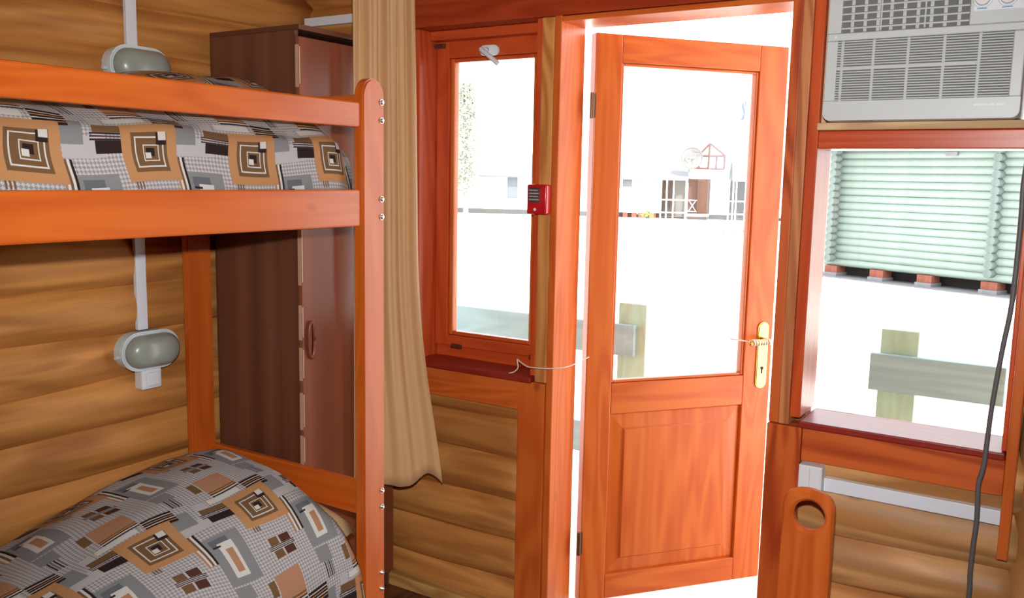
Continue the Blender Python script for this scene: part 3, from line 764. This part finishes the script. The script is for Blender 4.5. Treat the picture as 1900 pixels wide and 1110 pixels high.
obj('string', bm, 'string', None, None, True, label='white string tied from the narrow window sill across the jamb', cat='string')
bx('sensor_tag', 'white', None, -1.236, -1.150, 2.508, 2.5198, 2.098, 2.125, bev=.002, label='small white plastic strip on the red header above the door', cat='plastic strip')

# ------------------------------------------------------------------ bench end with a hand hole
be = root('bench', (-.52, 1.5, 0), label='orange varnished bench whose rounded end board has a round hand hole', cat='bench')
def bench_end(y0, y1):
    bm = bmesh.new(); xc, hw = -.519, .066; zt = .772
    out = [(xc-hw, 0), (xc+hw, 0), (xc+hw, zt-.042)]
    for k in range(1, 16):
        t = math.pi*k/16; out.append((xc+hw*.98*math.cos(t), zt-.046+.046*math.sin(t)**.8))
    out.append((xc-hw, zt-.042))
    hc, hr, nh = (-.516, .701), .040, 32
    # outline resampled by angle round the hole centre so that front and back can be bridged
    def ray_out(t):
        dx, dz = math.cos(t), math.sin(t); best = 9
        for (p, q) in zip(out, out[1:]+out[:1]):
            ex, ez = q[0]-p[0], q[1]-p[1]; den = dx*ez-dz*ex
            if abs(den) < 1e-9: continue
            s = ((p[0]-hc[0])*ez-(p[1]-hc[1])*ex)/den; u = ((p[0]-hc[0])*dz-(p[1]-hc[1])*dx)/den
            if s > 0 and -1e-6 <= u <= 1+1e-6: best = min(best, s)
        return best
    cor = [math.atan2(p[1]-hc[1], p[0]-hc[0]) % (2*math.pi) for p in out[:2]]
    ang = sorted([2*math.pi*k/64 for k in range(64)]+cor)
    def ring_(f, y): return [bm.verts.new((hc[0]+f(t)*math.cos(t), y, hc[1]+f(t)*math.sin(t))) for t in ang]
    e = .007
    A = ring_(lambda t: hr+e, y0); B = ring_(lambda t: ray_out(t)-e, y0); B2 = ring_(ray_out, y0+e); B3 = ring_(ray_out, y1-e); B4 = ring_(lambda t: ray_out(t)-e, y1)
    D = ring_(lambda t: hr+e, y1); D2 = ring_(lambda t: hr, y1-e); A2 = ring_(lambda t: hr, y0+e)
    seq = [A, B, B2, B3, B4, D, D2, A2]; m = len(ang)
    for P_, Q_ in zip(seq, seq[1:]+seq[:1]):
        for i in range(m): bm.faces.new((P_[i], P_[(i+1) % m], Q_[(i+1) % m], Q_[i]))
    bmesh.ops.recalc_face_normals(bm, faces=bm.faces)
    return autosmooth(obj('end_board', bm, 'orange', be, 'z'), 40)
bench_end(2.285, 2.313); bench_end(1.10, 1.128)
bx('seat', 'orange', be, -.575, -.460, 1.1285, 2.2845, .36, .385, grain='y', bev=.004)
bx('stretcher', 'orange', be, -.530, -.505, 1.1285, 2.2845, .16, .23, grain='y', bev=.004)

# ------------------------------------------------------------------ outside: porch
bx('porch_deck', 'deck', None, -3.4, .9, 2.692, 3.80, -.14, -.06, bev=0, kind='structure')
for i in range(12): pass
bm = bmesh.new(); box(bm, -2.9, 1.8, 2.692, 3.45, 2.50, 2.56, 0); box(bm, -2.9, 1.8, -2.4, 3.45, 2.63, 2.70, 0)  # unseen roof, added to keep sun off the open door and railing
obj('added_shade_roof', bm, 'roofdark', None, 'x', kind='structure')
def railing(x0, x1, posts, label):
    r_ = root('porch_railing', ((x0+x1)/2, 3.72, -.06), label=label, cat='railing', group='porch railings')
    for p in posts: bx('post', 'mint', r_, p-.07, p+.07, 3.732, 3.80, -.06, .99, 'z', .004)
    bx('board', 'railgreen', r_, x0, x1, 3.70, 3.731, .745, .893, 'x', .003)
    bx('board', 'railgreen', r_, x0, x1, 3.70, 3.731, .25, .40, 'x', .003)
railing(-3.3, -1.665, (-1.69, -3.15), 'faded green porch railing seen through the narrow window and the door glass')
railing(-.64, -.163, (-.54,), 'short faded green porch railing board on a post outside the square window')

# ------------------------------------------------------------------ outside: ground and buildings
bm = bmesh.new(); box(bm, -90, 60, 2.7, 140, -.6, -.40, 0); obj('ground', bm, 'ground', None, 'x', kind='structure')
GA = R(-22.984)
gc = root('log_cabin', (-4.248, 19.543, -.4), GA, label='pale green log cabin raised on brick piers beyond the square window', cat='cabin')
NL = 17; PZ = .148; ZB = .235
for k in range(NL):
    z = ZB+PZ*(k+.5)
    log('log', 'green', gc, (-.22, .0, z), (7.0, .0, z), .082, n=10, seg=4, wob=.002)
for k in range(NL):
    z = ZB+PZ*k+.01
    if k == 0: continue
    log('log_end', 'green_end', gc, (.0, -.24, z), (.0, 2.2, z), .080, n=12, seg=2, wob=.002)
    log('log_end', 'green_end', gc, (3.36, -.24, z), (3.36, .06, z), .080, n=12, seg=2, wob=.002)
for x in (.02, 1.09, 2.11, 3.35, 4.7, 6.2):
    bx('pier', 'brick', gc, x-.15, x+.15, -.12, .18, .09, .233, 'x', .004)
    bx('footing', 'concrete', gc, x-.17, x+.17, -.16, .22, -.05, .0895, 'x', .01)
bx('underfloor_shade', 'darkgap', gc, -.05, 7.0, .35, 4.0, -.05, .234, 'x', 0)  # dark block standing in for the shade between the piers
bx('ground_strip', 'concrete', gc, -.4, 7.0, -.35, .34, -.05, .02, 'x', .01)
bx('vent', 'concrete', gc, 2.33, 2.56, -.13, -.07, 2.50, 2.58, 'x', .01)
bm = bmesh.new(); prism(bm, [(-.6, 2.78), (4.6, 2.78), (4.6, 2.9), (2.0, 4.2), (-.6, 2.9)], 'x', -.5, 7.4); obj('roof', bm, 'roofblue', gc)
bx('back_wall', 'green', gc, -.02, 7.0, .12, 4.0, .235, 2.78, 'x', 0)

FA = R(20.66)
fb = root('white_building', (-16.266, 43.137, -.4), FA, label='long white single-storey building with brown door and gabled porch across the yard', cat='building')
def fbx(name, mat, *a, parent=fb, **kw): return bx(name, mat, parent, *a, bev=0, **kw)
fbx('wall', 'whitewash', -16, -1.78, 0, 5, .26, 2.0)
fbx('wall', 'whitewash', .68, 1.56, -.02, 5, .26, 2.28)
fbx('wall', 'whitewash', -.45, .68, -.02, 5, 2.06, 2.28)
fbx('wall', 'whitewash', 3.2, 9, 0, 5, .26, 2.0)
fbx('pier_base', 'fargrey2', -16, -3.9, .2, .6, 0, .259)
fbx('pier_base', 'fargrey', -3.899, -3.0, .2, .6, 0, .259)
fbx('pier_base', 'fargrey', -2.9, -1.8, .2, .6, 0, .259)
for x in (-3.55, -3.1, -2.75, -2.1): fbx('pier', 'brick', x-.12, x+.12, .02, .19, 0, .259)
fbx('pier_base', 'fargrey', .68, 1.56, .1, .6, 0, .259)
# main roofs: sloped slabs
for (x0, x1) in ((-16, -.42), (1.72, 9.5)):
    bm = bmesh.new(); prism(bm, [(-.35, 1.93), (-.35, 2.0), (1.6, 3.20), (6, 1.9), (6, 1.8), (1.6, 3.1)], 'x', x0, x1); obj('roof', bm, 'roofblue', fb)
# gable over the door
bm = bmesh.new(); prism(bm, [(-.45, 2.2812), (1.56, 2.2812), (1.35, 3.18), (.58, 3.78), (-.0, 3.18)], 'y', .0, 5); obj('gable_wall', bm, 'whitewash', fb)
def bar(p, q, r=.05): 
    bm = bmesh.new(); cyl(bm, (p[0], -.06, p[1]), (q[0], -.06, q[1]), r, n=6); return obj('gable_timber', bm, 'farpink', fb)
for p, q in (((0, 3.18), (.56, 3.80)), ((.56, 3.80), (1.35, 3.18)), ((0, 3.18), (1.35, 3.18)), ((.06, 3.18), (.06, 2.55)), ((1.30, 3.18), (1.30, 2.53)), ((-.25, 2.57), (1.30, 2.53)), ((.56, 3.80), (.52, 2.55)), ((.90, 3.18), (.90, 2.55))): bar(p, q)
# porch screens with white posts
for (x0, x1, sp) in ((-1.78, -.5, (-1.76, -1.48, -1.14, -.52)), (1.58, 3.2, (1.60, 1.80, 1.95, 2.4, 2.8))):
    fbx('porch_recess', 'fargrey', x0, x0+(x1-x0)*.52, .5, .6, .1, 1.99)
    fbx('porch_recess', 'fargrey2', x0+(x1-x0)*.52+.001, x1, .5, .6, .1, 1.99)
    for x in sp: fbx('porch_post', 'whitewash', x-.035, x+.035, -.06, .0, 0, 1.99)
    fbx('porch_bar', 'whitewash', x0, x1, -.05, -.01, .92, .98)
    fbx('porch_bar', 'whitewash', x0, x1, -.05, -.01, .28, .34)
    fbx('porch_base', 'fargrey', x0, x1, .1, .2, 0, .10)
dd = fbx('door', 'farbrown', .10, .64, .02, .08, .27, 2.03)
fbx('door', 'farpink', -.42, .06, .25, .30, .27, 2.03)
fbx('door_frame', 'farbrown', .64, .68, -.05, .08, .26, 2.06)
fbx('door_frame', 'farbrown', .06, .10, -.05, .08, .26, 2.03)
for p, q in (((-.36, .4), (.0, .95)), ((-.36, .95), (.0, .4)), ((-.4, .95), (.05, .95)), ((-.4, .38), (.05, .38))):
    bm = bmesh.new(); cyl(bm, (p[0], .2, p[1]), (q[0], .2, q[1]), .025, n=6); obj('porch_rail', bm, 'whitewash', fb)
fbx('step', 'fargrey', -.4, .6, -.5, -.05, 0, .12)
for (x0, x1, z0, z1) in ((.97, 1.34, 1.66, 2.0), (-3.72, -3.25, 1.56, 1.92), (-9.76, -9.22, .85, 2.0), (-7.9, -7.4, .85, 1.9)):
    wn = fbx('window', 'fargrey2', x0, x1, -.05, -.021, z0, z1)
    fbx('window_pane', 'roofblue', x0+.05, x1-.05, -.055, -.0505, z0+.05, z1-.05, parent=wn)
ds = root('satellite_dish', Vector((-16.266, 43.137, -.4))+Matrix.Rotation(FA, 3, 'Z') @ Vector((-.30, -.25, 2.3)), FA, label='round white satellite dish with grey marks beside the gable', cat='dish')
bm = bmesh.new(); n = 32; rg = []
for k in range(5):
    r_ = .52*k/4; y = -.10+.14*(1-(k/4)**2)
    rg.append([bm.verts.new((r_*math.cos(2*math.pi*i/n), y, .76+r_*math.sin(2*math.pi*i/n))) for i in range(n)] if k else [bm.verts.new((0, y, .76))])
for i in range(n): bm.faces.new((rg[0][0], rg[1][i], rg[1][(i+1) % n]))
for A, B in zip(rg[1:], rg[2:]):
    for i in range(n): bm.faces.new((A[i], B[i], B[(i+1) % n], A[(i+1) % n]))
o = obj('reflector', bm, 'dish', ds, None, True); o.modifiers.new('t', 'SOLIDIFY').thickness = .02
bm = bmesh.new(); tube(bm, [(.52*math.cos(t), -.10, .76+.52*math.sin(t)) for t in [k*2*math.pi/32 for k in range(33)]], .022, 6); obj('dish_rim', bm, 'fargrey2', ds)
bm = bmesh.new(); cyl(bm, (0, .05, .7), (.0, .25, .2), .04, n=8); obj('mount', bm, 'fargrey2', ds)
cu = bpy.data.curves.new('dish_mark', 'FONT'); cu.body = '6T'; cu.size = .62; cu.extrude = .01; cu.align_x = 'CENTER'; cu.align_y = 'CENTER'
tmp = bpy.data.objects.new('tmp', cu); C.objects.link(tmp)
me = bpy.data.meshes.new_from_object(tmp.evaluated_get(bpy.context.evaluated_depsgraph_get())); bpy.data.objects.remove(tmp)
me.name = 'dish_mark'; me.materials.clear(); me.materials.append(MAT['fargrey2'])
o = bpy.data.objects.new('dish_mark', me); C.objects.link(o); o.parent = ds; o.location = (0, -.13, .76); o.rotation_euler = (R(90), 0, 0)

def fw_pt(x, y, z): return Vector((-16.266, 43.137, -.4))+Matrix.Rotation(FA, 3, 'Z') @ Vector((x, y, z))
def tree(loc, h, rad, label, seed):
    rnd = random.Random(seed); t_ = root('tree', loc, label=label, cat='tree')
    bm = bmesh.new(); cyl(bm, loc, loc+Vector((0, 0, h*.8)), .14, .04, 10)
    for k in range(7):
        a = rnd.random()*6.28; z = h*(.3+.08*k); cyl(bm, loc+Vector((0, 0, z)), loc+Vector((math.cos(a)*rad*.7, math.sin(a)*rad*.7, z+.7)), .05, .015, 6)
    obj('trunk', bm, 'bark', t_)
    bm = bmesh.new()
    for k in range(3500):
        z = rnd.random()**.8; a = rnd.random()*6.28; rr = rad*math.sqrt(rnd.random())*(.35+.65*math.sin(math.pi*min(1, .12+z*.86)))
        p = loc+Vector((rr*math.cos(a), rr*math.sin(a), h*(.16+.84*z))); u = Vector((rnd.uniform(-1, 1), rnd.uniform(-1, 1), rnd.uniform(-1, 1))).normalized(); v_ = u.orthogonal().normalized()
        s = rnd.uniform(.05, .11)
        bm.faces.new([bm.verts.new(p+u*s), bm.verts.new(p+v_*s*.5), bm.verts.new(p-u*s), bm.verts.new(p-v_*s*.5)])
    obj('crown', bm, 'leaf', t_)
tree(fw_pt(-11.6, -1.6, 0), 6.6, .75, 'tall slim pale tree seen through the narrow window', 3)
sh = root('shrub', fw_pt(-2.36, -.5, 0), label='small yellow flowering shrub in front of the white building', cat='shrub')
L0 = fw_pt(-2.36, -.5, 0); rnd = random.Random(5); bm = bmesh.new()
for k in range(260):
    p = L0+Vector((rnd.gauss(0, .13), rnd.gauss(0, .13), abs(rnd.gauss(.16, .11)))); u = Vector((rnd.uniform(-1, 1), rnd.uniform(-1, 1), rnd.uniform(-1, 1))).normalized()*.05; v_ = u.orthogonal()*.6
    bm.faces.new([bm.verts.new(p+u), bm.verts.new(p+v_), bm.verts.new(p-u), bm.verts.new(p-v_)])
obj('foliage', bm, 'yellow', sh)
bm = bmesh.new()
for k in range(5): cyl(bm, L0, L0+Vector((rnd.uniform(-.1, .1), rnd.uniform(-.1, .1), .25)), .012, .006, 5)
obj('stem', bm, 'bark', sh)
fp = root('flagpole', fw_pt(2.55, 7, 0), label='pale flagpole with a small drooping blue flag behind the white building', cat='flagpole')
L0 = fw_pt(2.55, 7, 0); bm = bmesh.new(); cyl(bm, L0, L0+Vector((0, 0, 6.6)), .04, .025, 10); obj('pole', bm, 'whitewash', fp)
bm = bmesh.new(); g = [[bm.verts.new(L0+Vector((-.03-.18*i/6*(1+.4*math.sin(j)), .05*math.sin(i*1.6+j*.3), 6.5-1.0*j/8-.15*i/6))) for i in range(7)] for j in range(9)]
for j in range(8):
    for i in range(6): bm.faces.new((g[j][i], g[j+1][i], g[j+1][i+1], g[j][i+1]))
o = obj('flag', bm, 'flag', fp, None, True); o.modifiers.new('t', 'SOLIDIFY').thickness = .01
for i, (dx, s_, lb) in enumerate(((-.62, .14, 'pale rough stone at the left end of the row in the yard'), (-.22, .12, 'smallest grey stone, second in the row in the yard'), (.16, .16, 'largest grey stone, third in the row in the yard'), (.54, .13, 'grey stone at the right end of the row in the yard'))):
    bm = bmesh.new(); bmesh.ops.create_icosphere(bm, subdivisions=2, radius=1)
    rnd = random.Random(i)
    for v in bm.verts:
        v.co = Vector((-10.75+dx, 33.5+.1*dx, -.4+s_*.6))+v.co*s_*rnd.uniform(.85, 1.1)
        v.co.z = max(v.co.z, -.40)
    obj('stone', bm, 'fargrey2', None, label=lb, cat='stone', group='row of stones in the yard')
